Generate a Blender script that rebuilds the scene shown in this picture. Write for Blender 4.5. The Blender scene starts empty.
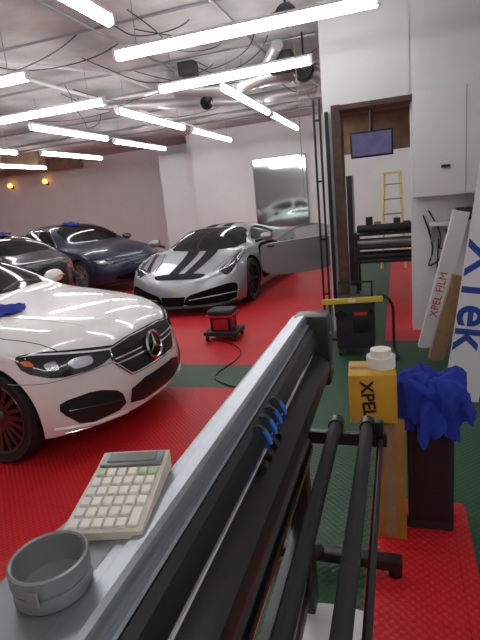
import bpy, bmesh, math, random
from mathutils import Vector, Matrix, noise
from mathutils.bvhtree import BVHTree
random.seed(3)
scn = bpy.context.scene
col = scn.collection
try:
    scn.view_settings.view_transform = 'Standard'
except Exception as e:
    print(e)

# ------------------------------------------------------------ materials
def mat(name, c, rough=.5, metal=0., emit=None, es=0., coat=0., spec=.5, noise_amt=0., nscale=8., bump=0., bscale=60., alpha=1.):
    m = bpy.data.materials.new(name); m.use_nodes = True
    nt = m.node_tree; b = nt.nodes['Principled BSDF']
    b.inputs['Base Color'].default_value = (*c, 1)
    b.inputs['Roughness'].default_value = rough
    b.inputs['Metallic'].default_value = metal
    b.inputs['Specular IOR Level'].default_value = spec
    b.inputs['Alpha'].default_value = alpha
    if coat:
        b.inputs['Coat Weight'].default_value = coat
        b.inputs['Coat Roughness'].default_value = .05
    if emit:
        b.inputs['Emission Color'].default_value = (*emit, 1)
        b.inputs['Emission Strength'].default_value = es
    if noise_amt or bump:
        g = nt.nodes.new('ShaderNodeNewGeometry')
    if noise_amt:
        n = nt.nodes.new('ShaderNodeTexNoise'); n.inputs['Scale'].default_value = nscale
        n.inputs['Detail'].default_value = 6
        nt.links.new(g.outputs['Position'], n.inputs['Vector'])
        r = nt.nodes.new('ShaderNodeValToRGB')
        lo = tuple(max(0, x*(1-noise_amt)) for x in c); hi = tuple(min(1, x*(1+noise_amt*.6)) for x in c)
        r.color_ramp.elements[0].position = .3; r.color_ramp.elements[0].color = (*lo, 1)
        r.color_ramp.elements[1].position = .7; r.color_ramp.elements[1].color = (*hi, 1)
        nt.links.new(n.outputs['Fac'], r.inputs['Fac']); nt.links.new(r.outputs['Color'], b.inputs['Base Color'])
    if bump:
        n2 = nt.nodes.new('ShaderNodeTexNoise'); n2.inputs['Scale'].default_value = bscale
        nt.links.new(g.outputs['Position'], n2.inputs['Vector'])
        bp = nt.nodes.new('ShaderNodeBump'); bp.inputs['Strength'].default_value = bump; bp.inputs['Distance'].default_value = .01
        nt.links.new(n2.outputs['Fac'], bp.inputs['Height']); nt.links.new(bp.outputs['Normal'], b.inputs['Normal'])
    return m

M = {}
M['wall'] = mat('wall_paint', (.78, .775, .77), .7, noise_amt=.05, nscale=1.2)
M['wall2'] = mat('wall_paint_cool', (.78, .79, .80), .6, noise_amt=.04, nscale=1.5)
M['ceil'] = mat('ceiling_concrete', (.52, .51, .50), .8, noise_amt=.45, nscale=1.3, bump=.5, bscale=9)
M['cabinet'] = mat('cabinet_white', (.79, .79, .79), .5)
M['black'] = mat('black_plastic', (.012, .012, .013), .35)
M['blackm'] = mat('black_matte', (.02, .02, .022), .65)
M['blackg'] = mat('black_gloss', (.006, .006, .007), .15, coat=.3)
M['stripe'] = mat('black_stripe', (.006, .006, .008), .55, spec=.08)
M['void'] = mat('dark_cavity', (.004, .004, .004), .9, spec=.1)
M['rubber'] = mat('tyre_rubber', (.012, .012, .012), .7)
M['glass'] = mat('car_glass', (.006, .008, .009), .06, spec=.25)
M['doorglass'] = mat('door_glass', (.25, .32, .30), .05, spec=.5, alpha=.35)
M['white_paint'] = mat('white_car_paint', (.82, .81, .78), .28, coat=.8)
M['silver_paint'] = mat('silver_car_paint', (.33, .345, .36), .36, metal=.7, coat=.3)
M['grey_paint'] = mat('navy_car_paint', (.014, .024, .055), .32, metal=.2, coat=.5)
M['dark_paint'] = mat('black_car_paint', (.006, .008, .014), .2, coat=.8)
M['chrome'] = mat('chrome', (.75, .75, .76), .15, metal=1.)
M['alu'] = mat('brushed_aluminium', (.36, .39, .42), .36, metal=.85, noise_amt=.08, nscale=30)
M['deck'] = mat('deck_grey', (.24, .25, .26), .42, metal=.6, noise_amt=.06, nscale=20)
M['alud'] = mat('grey_metal', (.30, .31, .32), .4, metal=.6)
M['rimdark'] = mat('wheel_dark_metal', (.05, .05, .055), .3, metal=.8)
M['rimsil'] = mat('wheel_bronze', (.13, .085, .085), .3, metal=.8)
M['lamp_lens'] = mat('headlamp_lens', (.02, .022, .025), .08, coat=.5, spec=.5)
M['lamp_ref'] = mat('headlamp_reflector', (.5, .52, .56), .2, metal=.8)
M['amber'] = mat('amber_lens', (.8, .18, .02), .15, coat=1)
M['redlens'] = mat('red_lens', (.5, .01, .01), .15, coat=1)
M['tube'] = mat('fluorescent_tube', (1, 1, 1), .5, emit=(.98, .99, 1.), es=16.5)
M['fixture'] = mat('fixture_white', (.8, .8, .8), .5)
M['warm'] = mat('warm_bulb', (1, .5, .15), .5, emit=(1., .38, .08), es=3.)
M['yellow'] = mat('yellow_carton', (.60, .34, .025), .55, noise_amt=.08, nscale=10)
M['ochre'] = mat('ochre_carton', (.40, .20, .03), .6, noise_amt=.1, nscale=10)
M['yellow2'] = mat('yellow_fibreglass', (.75, .58, .05), .5)
M['ladder'] = mat('ladder_yellow', (.72, .60, .15), .5)
M['card'] = mat('brown_cardboard', (.33, .19, .10), .8, noise_amt=.15, nscale=14)
M['wood'] = mat('brown_timber', (.10, .055, .035), .7, noise_amt=.4, nscale=12)
M['ply'] = mat('plywood', (.30, .19, .12), .75, noise_amt=.3, nscale=6)
M['blue'] = mat('blue_cloth', (.010, .030, .30), .9, bump=.3, bscale=200)
M['blueink'] = mat('blue_ink', (.02, .06, .35), .6)
M['redink'] = mat('red_ink', (.6, .03, .02), .6)
M['board'] = mat('white_board', (.78, .78, .79), .5)
M['beige'] = mat('calculator_beige', (.62, .58, .47), .5)
M['cream'] = mat('calculator_key_cream', (.82, .80, .72), .5)
M['green_key'] = mat('calculator_key_green', (.50, .60, .42), .5)
M['lcd'] = mat('lcd_display', (.20, .23, .21), .15)
M['tape'] = mat('grey_metal_ring', (.27, .28, .28), .38, metal=.45)
M['paper'] = mat('white_paper', (.75, .74, .72), .7)
M['redpl'] = mat('red_plastic', (.55, .02, .03), .4)
M['lightblue'] = mat('blue_clip', (.02, .14, .50), .35)
M['screen'] = mat('screen', (.03, .03, .05), .15, emit=(.25, .22, .45), es=.3, noise_amt=.7, nscale=9)
M['mirror'] = mat('green_glass_pane', (.52, .60, .58), .06, metal=.9)
M['silverduct'] = mat('duct_foil', (.50, .49, .48), .4, metal=.6, bump=.5, bscale=20)
M['cord'] = mat('cord', (.35, .30, .18), .7)

# floor
def floor_mat():
    m = bpy.data.materials.new('interlocking_floor_tiles'); m.use_nodes = True
    nt = m.node_tree; N = nt.nodes; L = nt.links; b = N['Principled BSDF']
    g = N.new('ShaderNodeNewGeometry'); sp = N.new('ShaderNodeSeparateXYZ'); L.new(g.outputs['Position'], sp.inputs[0])
    X, Y = sp.outputs[0], sp.outputs[1]
    def mth(op, a, bb=None, c=None):
        n = N.new('ShaderNodeMath'); n.operation = op
        for i, v in enumerate((a, bb, c)):
            if v is None: continue
            if isinstance(v, (int, float)): n.inputs[i].default_value = v
            else: L.new(v, n.inputs[i])
        return n.outputs[0]
    def rng(v, lo, hi):
        return mth('MULTIPLY', mth('GREATER_THAN', v, lo), mth('LESS_THAN', v, hi))
    g1 = rng(X, -.98, -.16)
    g2 = mth('MULTIPLY', rng(Y, 3.8, 4.4), mth('LESS_THAN', X, -.9))
    g3 = mth('MULTIPLY', rng(Y, 2.38, 5.2), mth('GREATER_THAN', X, -.2))
    g4 = mth('GREATER_THAN', X, .29)
    gm = mth('MAXIMUM', mth('MAXIMUM', g1, g2), mth('MAXIMUM', g3, g4))
    mix = N.new('ShaderNodeMix'); mix.data_type = 'RGBA'
    L.new(gm, mix.inputs[0]); mix.inputs[6].default_value = (.68, .018, .024, 1); mix.inputs[7].default_value = (.032, .098, .050, 1)
    k = math.pi*2/.038
    s = mth('MULTIPLY', mth('SINE', mth('MULTIPLY', X, k)), mth('SINE', mth('MULTIPLY', Y, k)))
    fx = mth('FRACT', mth('DIVIDE', mth('ADD', X, 40.18), .4)); fy = mth('FRACT', mth('DIVIDE', mth('ADD', Y, 40.0), .4))
    seam = mth('MAXIMUM', mth('LESS_THAN', fx, .012), mth('LESS_THAN', fy, .012))
    d = mth('SUBTRACT', mth('MULTIPLY_ADD', mth('GREATER_THAN', s, .25), .22, .80), mth('MULTIPLY', seam, .25))
    nz = N.new('ShaderNodeTexNoise'); nz.inputs['Scale'].default_value = 1.6; L.new(g.outputs['Position'], nz.inputs['Vector'])
    d = mth('MULTIPLY', d, mth('MULTIPLY_ADD', nz.outputs['Fac'], .3, .85))
    vm = N.new('ShaderNodeVectorMath'); vm.operation = 'SCALE'; L.new(mix.outputs[2], vm.inputs[0]); L.new(d, vm.inputs['Scale'])
    L.new(vm.outputs[0], b.inputs['Base Color'])
    bp = N.new('ShaderNodeBump'); bp.inputs['Strength'].default_value = .35; bp.inputs['Distance'].default_value = .004
    L.new(s, bp.inputs['Height']); L.new(bp.outputs[0], b.inputs['Normal'])
    b.inputs['Roughness'].default_value = .45
    b.inputs['Specular IOR Level'].default_value = .35
    return m
M['floor'] = floor_mat()

# ------------------------------------------------------------ mesh builder
class MB:
    def __init__(s): s.v = []; s.f = []; s.mi = []; s.ms = []
    def m(s, k):
        if k not in s.ms: s.ms.append(k)
        return s.ms.index(k)
    def add(s, vs, fs, k, T=None):
        o = len(s.v)
        for p in vs:
            p = Vector(p)
            s.v.append(tuple(T @ p if T else p))
        i = s.m(k)
        for f in fs: s.f.append([o+x for x in f]); s.mi.append(i)
    def box(s, c, d, k, T=None, rz=0, R=None, b=0.):
        bm = bmesh.new(); bmesh.ops.create_cube(bm, size=1)
        for v in bm.verts: v.co = Vector((v.co.x*d[0], v.co.y*d[1], v.co.z*d[2]))
        if b: bmesh.ops.bevel(bm, geom=bm.edges[:], offset=b, segments=2, affect='EDGES', profile=.6)
        RM = R.to_4x4() if R else Matrix.Rotation(rz, 4, 'Z')
        TT = Matrix.Translation(c) @ RM
        if T: TT = T @ TT
        bm.verts.index_update()
        s.add([v.co.copy() for v in bm.verts], [[v.index for v in f.verts] for f in bm.faces], k, TT); bm.free()
    def cyl(s, p0, p1, r0, k, r1=None, n=20, T=None, cap=True):
        p0 = Vector(p0); p1 = Vector(p1); r1 = r0 if r1 is None else r1
        d = (p1-p0).normalized(); a = d.orthogonal().normalized(); b = d.cross(a)
        vs = []
        for i in range(n):
            t = 2*math.pi*i/n; o = a*math.cos(t)+b*math.sin(t)
            vs += [p0+o*r0, p1+o*r1]
        fs = [[2*i, 2*((i+1) % n), 2*((i+1) % n)+1, 2*i+1] for i in range(n)]
        if cap:
            fs.append([2*i for i in range(n)][::-1]); fs.append([2*i+1 for i in range(n)])
        s.add(vs, fs, k, T)
    def lathe(s, prof, k, T=None, n=32, closed=False):
        vs = []; m = len(prof)
        for i in range(n):
            t = 2*math.pi*i/n
            for r, z in prof: vs.append((r*math.cos(t), r*math.sin(t), z))
        fs = []
        rngj = range(m) if closed else range(m-1)
        for i in range(n):
            for j in rngj:
                a = i*m+j; b2 = i*m+(j+1) % m; c = ((i+1) % n)*m+(j+1) % m; d = ((i+1) % n)*m+j
                fs.append([a, d, c, b2])
        s.add(vs, fs, k, T)
    def tube(s, pts, r, k, n=8, T=None):
        pts = [Vector(p) for p in pts]; vs = []; fs = []
        for i, p in enumerate(pts):
            d = (pts[min(i+1, len(pts)-1)]-pts[max(i-1, 0)]).normalized()
            up = Vector((0, 0, 1)) if abs(d.z) < .95 else Vector((1, 0, 0))
            a = d.cross(up).normalized(); b = a.cross(d)
            for j in range(n):
                t = 2*math.pi*j/n; vs.append(p+(a*math.cos(t)+b*math.sin(t))*r)
        for i in range(len(pts)-1):
            for j in range(n):
                fs.append([i*n+j, i*n+(j+1) % n, (i+1)*n+(j+1) % n, (i+1)*n+j])
        fs.append(list(range(n))); fs.append([(len(pts)-1)*n+j for j in range(n)][::-1])
        s.add(vs, fs, k, T)
    def prism(s, poly, axis, a0, a1, k, T=None):
        def P(p, a):
            if axis == 'y': return (p[0], a, p[1])
            if axis == 'x': return (a, p[0], p[1])
            return (p[0], p[1], a)
        n = len(poly); vs = [P(p, a0) for p in poly]+[P(p, a1) for p in poly]
        fs = [[i, (i+1) % n, n+(i+1) % n, n+i] for i in range(n)]+[list(range(n))[::-1], [n+i for i in range(n)]]
        s.add(vs, fs, k, T)
    def obj(s, name, parent=None, loc=(0, 0, 0), rot=(0, 0, 0), smooth=35, fix=True):
        me = bpy.data.meshes.new(name); me.from_pydata(s.v, [], s.f)
        for k in s.ms: me.materials.append(M[k])
        me.polygons.foreach_set('material_index', s.mi)
        if fix:
            bm = bmesh.new(); bm.from_mesh(me); bmesh.ops.recalc_face_normals(bm, faces=bm.faces[:]); bm.to_mesh(me); bm.free()
        if smooth:
            me.polygons.foreach_set('use_smooth', [True]*len(me.polygons)); me.set_sharp_from_angle(angle=math.radians(smooth))
        me.update()
        o = bpy.data.objects.new(name, me); col.objects.link(o)
        o.location = loc; o.rotation_euler = rot
        if parent: o.parent = parent
        return o

def empty(name, loc=(0, 0, 0), rz=0):
    e = bpy.data.objects.new(name, None); e.empty_display_size = .1
    col.objects.link(e); e.location = loc; e.rotation_euler = (0, 0, rz); return e

def chaikin(p, it=2):
    for _ in range(it):
        q = []
        for i in range(len(p)):
            a = p[i]; b = p[(i+1) % len(p)]
            q.append((a[0]*.8+b[0]*.2, a[1]*.8+b[1]*.2)); q.append((a[0]*.2+b[0]*.8, a[1]*.2+b[1]*.8))
        p = q
    return p

# ------------------------------------------------------------ room
CZ = 3.45
def simple_box(name, lo, hi, k):
    b = MB(); c = [(lo[i]+hi[i])/2 for i in range(3)]; d = [hi[i]-lo[i] for i in range(3)]
    b.box(c, d, k); return b.obj(name, smooth=0)
simple_box('floor', (-15, -3, -.1), (2.2, 15.2, 0), 'floor')
simple_box('ceiling', (-15, -3, CZ), (2.2, 15.2, CZ+.15), 'ceil')
simple_box('wall_back', (-5.3, 13, 0), (2.2, 13.2, CZ), 'wall')
simple_box('wall_back_left', (-15, 15, 0), (-5.3, 15.2, CZ), 'wall')
simple_box('wall_return', (-5.5, 13.2, 0), (-5.3, 15.0, CZ), 'wall')
simple_box('wall_left', (-15.2, -3, 0), (-15, 15.2, CZ), 'wall')
simple_box('wall_right', (2.0, -3, 0), (2.2, 13.0, CZ), 'wall2')
simple_box('wall_front', (-15, -3.2, 0), (2.2, -3.0, CZ), 'wall2')
simple_box('column', (-6.45, 13.3, 0), (-5.5, 15.0, 3.0), 'wall2')
b = MB()
b.box((.635, 5.7, CZ/2), (1.0-.0, .2, CZ), 'wall2'); b.box((1.57, 5.7, CZ/2), (.86, .2, CZ), 'wall2')
b.box((-.30, 5.7, (2.44+CZ)/2), (.88, .2, CZ-2.44), 'wall2')
b.box((-.69, 5.7, 1.22), (.10, .2, 2.44), 'wall2')
b.obj('wall_partition', smooth=0)
b = MB()
b.box((-.595, 5.62, 1.22), (.09, .30, 2.44), 'wood'); b.box((-.245, 5.62, 2.41), (.79, .28, .05), 'wood')
b.box((-.70, 5.57, 1.3), (.035, .05, 2.2), 'black')
b.obj('door_frame_timber', smooth=0)
b = MB()
b.box((-.2, 7.2, 2.30), (1.3, .04, .5), 'ply'); b.box((-.2, 6.9, 2.56), (1.3, .64, .04), 'ply')
for x in (-.82, .42):
    b.box((x, 7.15, 1.25), (.07, .07, 2.5), 'wood')
    b.box((x, 7.1, 3.02), (.05, .05, .88), 'wood')
b.obj('storage_loft', smooth=0)

# ------------------------------------------------------------ lamps
def lamp(x0, y0, x1, y1, z=3.0):
    b = MB(); d = Vector((x1-x0, y1-y0, 0)); L = d.length; ang = math.atan2(d.y, d.x)
    T = Matrix.Translation(((x0+x1)/2, (y0+y1)/2, z)) @ Matrix.Rotation(ang, 4, 'Z')
    b.prism([(-.028, .042), (.028, .042), (.016, .07), (-.016, .07)], 'x', -L/2, L/2, 'fixture', T)
    b.cyl((-L/2+.03, 0, 0), (L/2-.03, 0, 0), .041, 'tube', n=12, T=T)
    for s in (-1, 1):
        b.box((s*(L/2-.015), 0, .01), (.03, .07, .08), 'fixture', T=T)
        b.cyl((s*L*.4, 0, .07), (s*L*.4, 0, CZ-z+.001), .004, 'alud', n=6, T=T)
    b.obj('fluorescent_lamp')
for a in [(-2.49, 4.5, -.1, 4.5), (-2.78, 6.0, -.86, 5.92), (-6.0, 6.12, -3.6, 6.08), (-2.05, 1.35, -2.05, 3.72), (-5.9, 4.53, -3.5, 4.53),
          (-3.8, 6.7, -3.8, 9.1), (-3.8, 9.5, -3.8, 11.9), (-2.1, 6.45, -2.1, 8.85), (-2.1, 9.1, -2.1, 11.5), (-5.4, 6.8, -5.4, 9.0),
          (-5.5, 9.4, -5.5, 11.8), (-7.4, 9.5, -7.4, 11.9), (-9.5, 9.9, -9.5, 12.3), (-7.6, 6.6, -7.6, 9.0), (-5.9, 1.6, -3.5, 1.6), (.9, -.5, .9, 1.9),
          (-1.2, -1.6, 1.2, -1.6), (-5, -1.6, -2.6, -1.6), (.8, 9.6, .8, 11.6), (-12, 9.9, -12, 12.3), (-10.5, 5, -8.1, 5)]:  # tubes behind the camera are unseen, added for extra light
    lamp(*a)
# ceiling services
b = MB()
b.tube([(-9, 7.6, 3.33), (-1.0, 7.4, 3.33)], .05, 'silverduct', n=12)
b.tube([(-9, 10.4, 3.36), (1, 10.4, 3.36)], .03, 'alud')
b.tube([(-3.0, 7.0, 3.2), (-2.2, 7.1, 3.12), (-1.5, 6.9, 3.16), (-1.1, 7.3, 3.2), (-1.0, 9, 3.25)], .10, 'silverduct', n=12)
b.tube([(-1.3, 6.2, 3.30), (-1.6, 6.8, 3.22), (-2.0, 7.6, 3.22), (-2.9, 8.0, 3.3)], .07, 'silverduct', n=12)
b.tube([(-4.6, 7.9, 3.33), (-3.2, 8.1, 3.22), (-2.4, 8.6, 3.2), (-1.2, 8.5, 3.2)], .08, 'silverduct', n=12)
for x in (-3.0, -2.0, -1.3): b.cyl((x, 7.05, 3.1), (x, 7.05, CZ), .012, 'alud', n=6)
b.tube([(-3.1, 7.0, 3.2), (-3.1, 7.0, CZ)], .09, 'silverduct', n=12)
b.box((-1.7, 7.6, 3.30), (.5, .35, .22), 'alud', b=.02); b.box((-2.6, 6.6, 3.33), (.22, .22, .16), 'blackm', b=.02)
b.box((-1.35, 6.6, 3.2), (.30, .25, .22), 'blackm', b=.02)
b.obj('ceiling_duct')
b = MB()
b.tube([(-1.6, -1, 3.40), (-1.6, 12.9, 3.40)], .018, 'alud')
b.tube([(-4.6, -1, 3.40), (-4.6, 12.9, 3.40)], .022, 'fixture')
b.tube([(-2.9, 3.0, 3.41), (-2.9, 12.9, 3.41)], .014, 'alud')
b.tube([(-6.6, 3.0, 3.41), (-6.6, 12.9, 3.41)], .03, 'alud')
for y, r in ((4.9, .014), (6.5, .014), (9.3, .014), (11.6, .02)):
    b.tube([(-12, y, 3.42), (-.9, y, 3.42)], r, 'alud')
b.tube([(-4.4, 4.9, 3.40), (-3.6, 6.4, 3.40), (-3.6, 8.0, 3.40)], .018, 'fixture')
b.tube([(-2.2, 3.4, 3.40), (-1.2, 4.9, 3.40)], .014, 'alud')
b.obj('ceiling_conduit')
for (x, y, z, r) in [(-1.05, 6.45, 3.02, .12), (-2.75, 7.6, 3.08, .1), (-.95, 5.0, 3.2, .10)]:
    b = MB()
    T = Matrix.Translation((x, y, z)) @ Matrix.Rotation(math.radians(75), 4, 'X')
    b.lathe([(0, -.06), (r*.5, -.07), (r, -.03), (r*1.05, .02), (r*.9, .05), (r*.55, .03), (0, .015)], 'black', T, n=24)
    b.cyl((x, y, z+.02), (x, y, CZ), .012, 'black', n=8)
    b.obj('ceiling_speaker')
def sag(p, q, s, n=14, w=.05):
    p = Vector(p); q = Vector(q); out = []
    for i in range(n+1):
        t = i/n; v = p.lerp(q, t); v.z -= s*4*t*(1-t); v.x += w*math.sin(t*9); out.append(v)
    return out
b = MB()
CB = [((-1.6, 3.0, 3.44), (-.1, 4.2, 3.44), .22), ((-3.2, 2.6, 3.44), (-1.4, 4.0, 3.44), .35), ((-4.4, 4.0, 3.44), (-3.0, 5.5, 3.44), .3),
      ((-3.4, 6.6, 3.44), (-1.0, 7.2, 3.44), .3), ((-6.4, 6.6, 3.44), (-4.2, 8.2, 3.44), .3), ((-2.6, 5.2, 3.44), (-1.0, 5.4, 3.44), .18),
      ((-5.5, 5.2, 3.44), (-3.2, 5.0, 3.44), .2), ((-1.9, 7.9, 3.44), (-.9, 8.6, 3.44), .3), ((-4.9, 8.8, 3.44), (-2.6, 9.2, 3.44), .25),
      ((-3.6, 5.7, 3.44), (-2.4, 7.0, 3.44), .25), ((-2.4, 4.7, 3.44), (-2.0, 6.2, 3.44), .2), ((-4.6, 6.9, 3.44), (-3.1, 7.5, 3.44), .22)]
for i in range(9):
    x = random.uniform(-5.5, -1.4); y = random.uniform(4.2, 8.6)
    CB.append(((x, y, 3.44), (x+random.uniform(-1.4, 1.4) if x < -2.6 else x-random.uniform(.4, 1.4), y+random.uniform(.2, 1.2), 3.44), random.uniform(.12, .3)))
for P, Q, S_ in CB: b.tube(sag(P, Q, S_, 20), .006, 'black', n=6)
b.obj('ceiling_cables')
b = MB()
b.tube([(-.98, 5.5, CZ), (-.975, 5.5, 2.4), (-.97, 5.49, 1.55)], .005, 'cord', n=6)
b.obj('hanging_cord')
b = MB()
for y in (10.5, 12.2, 14.0): b.box((-12.2, y, 3.27), (5.4, .3, .36), 'ply')
b.obj('ceiling_beams', smooth=0)
for (x, y) in ((-13.1, 14.9), (-11.6, 14.9)):
    b = MB(); b.lathe([(0, .0), (.07, .01), (.10, .08), (.05, .16), (0, .17)], 'warm', Matrix.Translation((x, y-.06, 2.78)), n=16)
    b.box((x, y+.05, 2.8), (.06, .12, .12), 'black'); b.obj('wall_sconce')
b = MB(); b.box((-2.9, 12.95, 1.68), (1.38, .03, 1.75), 'mirror'); b.box((-2.9, 12.98, 1.68), (1.42, .04, 1.79), 'alud')
b.obj('wall_mirror', smooth=0)

# ------------------------------------------------------------ cars
FR = [0, .25, .52, .8, 1.]
FW = [.94, .99, 1., .985]
def build_body(S, kf, kr, nose, tail, L):
    W = max(s[4] for s in S)
    keys = {}; vs = []
    def pt(s, c, r):
        a, zb, zt, wt, wm, z3, w3, zc = S[s]
        sg = -1 if c < 0 else 1; ac = abs(c)
        fb = [0, .3, .58, .82, 1.][ac]
        topw = [0, .36*w3, .70*w3, w3, wt][ac]
        topz = [zc, z3+(zc-z3)*.93, z3+(zc-z3)*.66, z3, zt][ac]
        if r == 0: y, z = fb*wm*FW[0], zb+(0.02 if ac == 4 else 0)
        elif r == 4: y, z = topw, topz
        else:
            ws = wm*FW[r]
            if ac == 4: y, z = ws, zb+(zt-zb)*FR[r]
            else:
                y = (fb*wm*FW[0])*(1-FR[r])+topw*FR[r]; z = zb+(topz-zb)*FR[r]
        def ip(tab, zz):
            if zz <= tab[0][0]: return tab[0][1]
            for i in range(len(tab)-1):
                if zz <= tab[i+1][0]:
                    t = (zz-tab[i][0])/(tab[i+1][0]-tab[i][0]); return tab[i][1]*(1-t)+tab[i+1][1]*t
            return tab[-1][1]
        q = min(1, abs(y)/W)
        if a < .9: a2 = a + (kf*q**2.6)*(1-a/.9)**1.6 + ip(nose, z)*max(0, 1-a/.35)
        elif L-a < .8:
            e = L-a; a2 = a - (kr*q**2.6)*(1-e/.8)**1.6 - ip(tail, z)*max(0, 1-e/.35)
        else: a2 = a
        return (-a2, sg*y, z)
    def idx(s, c, r):
        k = (s, c, r)
        if k not in keys: keys[k] = len(vs); vs.append(pt(s, c, r))
        return keys[k]
    ring = [(c, 0) for c in range(-4, 5)]+[(4, r) for r in range(1, 5)]+[(c, 4) for c in range(3, -5, -1)]+[(-4, r) for r in (3, 2, 1)]
    fs = []
    for s in range(len(S)-1):
        for i in range(len(ring)):
            a = ring[i]; b2 = ring[(i+1) % len(ring)]
            fs.append([idx(s, *a), idx(s, *b2), idx(s+1, *b2), idx(s+1, *a)])
    for s in (0, len(S)-1):
        for c in range(-4, 4):
            for r in range(4):
                fs.append([idx(s, c, r), idx(s, c+1, r), idx(s, c+1, r+1), idx(s, c, r+1)])
    return vs, fs, keys

def bake(o):
    dg = bpy.context.evaluated_depsgraph_get(); dg.update()
    me = bpy.data.meshes.new_from_object(o.evaluated_get(dg)); o.modifiers.clear(); o.data = me
    return me

def make_car(name, loc, yaw, S, paint, kf, kr, nose, tail, L, wheels, R, W, rim='rimdark', nsp=10, ww=.23, archR=None, crease=(.3, .25, .5), spw=1.):
    root = empty(name, loc, yaw)
    vs, fs, keys = build_body(S, kf, kr, nose, tail, L)
    b = MB(); b.add(vs, fs, paint); b.m('void')
    body = b.obj('body', parent=None, smooth=0)
    inv = {v: k for k, v in keys.items()}
    at = body.data.attributes.new('crease_edge', 'FLOAT', 'EDGE')
    n = len(S)
    for e in body.data.edges:
        k0, k1 = inv[e.vertices[0]], inv[e.vertices[1]]
        v = 0
        if k0[1:] == k1[1:] and abs(k0[1]) == 4 and k0[2] == 4: v = crease[0]
        elif k0[1:] == k1[1:] and abs(k0[1]) == 3 and k0[2] == 4: v = crease[1]
        elif k0[2] == 0 and k1[2] == 0 and abs(k0[1]) == 4 and abs(k1[1]) == 4: v = crease[2]
        elif k0[0] == k1[0] == 0 and k0[2] == 0 and k1[2] == 0: v = crease[2]
        at.data[e.index].value = v
    md = body.modifiers.new('s', 'SUBSURF'); md.levels = 3; md.render_levels = 3
    me = bake(body)
    bm = bmesh.new(); bm.from_mesh(me); bvh = BVHTree.FromBMesh(bm); bm.free()
    archR = archR or R+.045
    c = MB()
    for a in wheels:
        for s in (-1, 1):
            c.cyl((-a, s*(W-.32), R), (-a, s*(W+.3), R), archR, 'void', n=48)
    cut = c.obj('cut', smooth=0)
    md = body.modifiers.new('b', 'BOOLEAN'); md.operation = 'DIFFERENCE'; md.object = cut; md.solver = 'EXACT'
    try: md.material_mode = 'TRANSFER'
    except Exception as e: print('mm', e)
    me = bake(body); bpy.data.objects.remove(cut)
    me.polygons.foreach_set('use_smooth', [True]*len(me.polygons)); me.set_sharp_from_angle(angle=math.radians(38))
    body.parent = root
    n = 0
    for a in wheels:
        for s in (-1, 1):
            n += 1; w = MB()
            T = Matrix.Translation((-a, s*(W-.03-ww/2), R)) @ Matrix.Rotation(-s*math.pi/2, 4, 'X')
            h = ww/2; ri = R*.76
            w.lathe([(ri, -h*.9), (R*.93, -h), (R*.99, -h*.75), (R, 0), (R*.99, h*.75), (R*.93, h), (ri, h*.92)], 'rubber', T, n=48)
            w.lathe([(ri*1.01, h*.93), (ri, h*.98), (ri*.93, h*.9), (ri*.92, -h*.8)], rim, T, n=48)
            w.lathe([(0, h*.1), (ri*.62, h*.1), (ri*.62, -.02), (0, -.02)], 'alud', T, n=32)
            w.lathe([(0, -h*.5), (ri*.95, -h*.5)], 'void', T, n=32)
            w.lathe([(0, h*.86), (.03, h*.86), (.055, h*.74), (.075, h*.5)], rim, T, n=20)
            for i in range(nsp):
                t = 2*math.pi*i/nsp
                TT = T @ Matrix.Rotation(t, 4, 'Z')
                q = spw
                w.add([(.04, -.016*q, h*.62), (.04, .016*q, h*.62), (ri*.95, .014*q, h*.86), (ri*.95, -.014*q, h*.86),
                       (.04, -.02*q, h*.25), (.04, .02*q, h*.25), (ri*.95, .02*q, h*.5), (ri*.95, -.02*q, h*.5)],
                      [[0, 1, 2, 3], [4, 7, 6, 5], [0, 4, 5, 1], [1, 5, 6, 2], [2, 6, 7, 3], [3, 7, 4, 0]], rim, TT)
            w.obj('wheel_%d' % n, parent=root)
    return root, bvh

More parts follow.
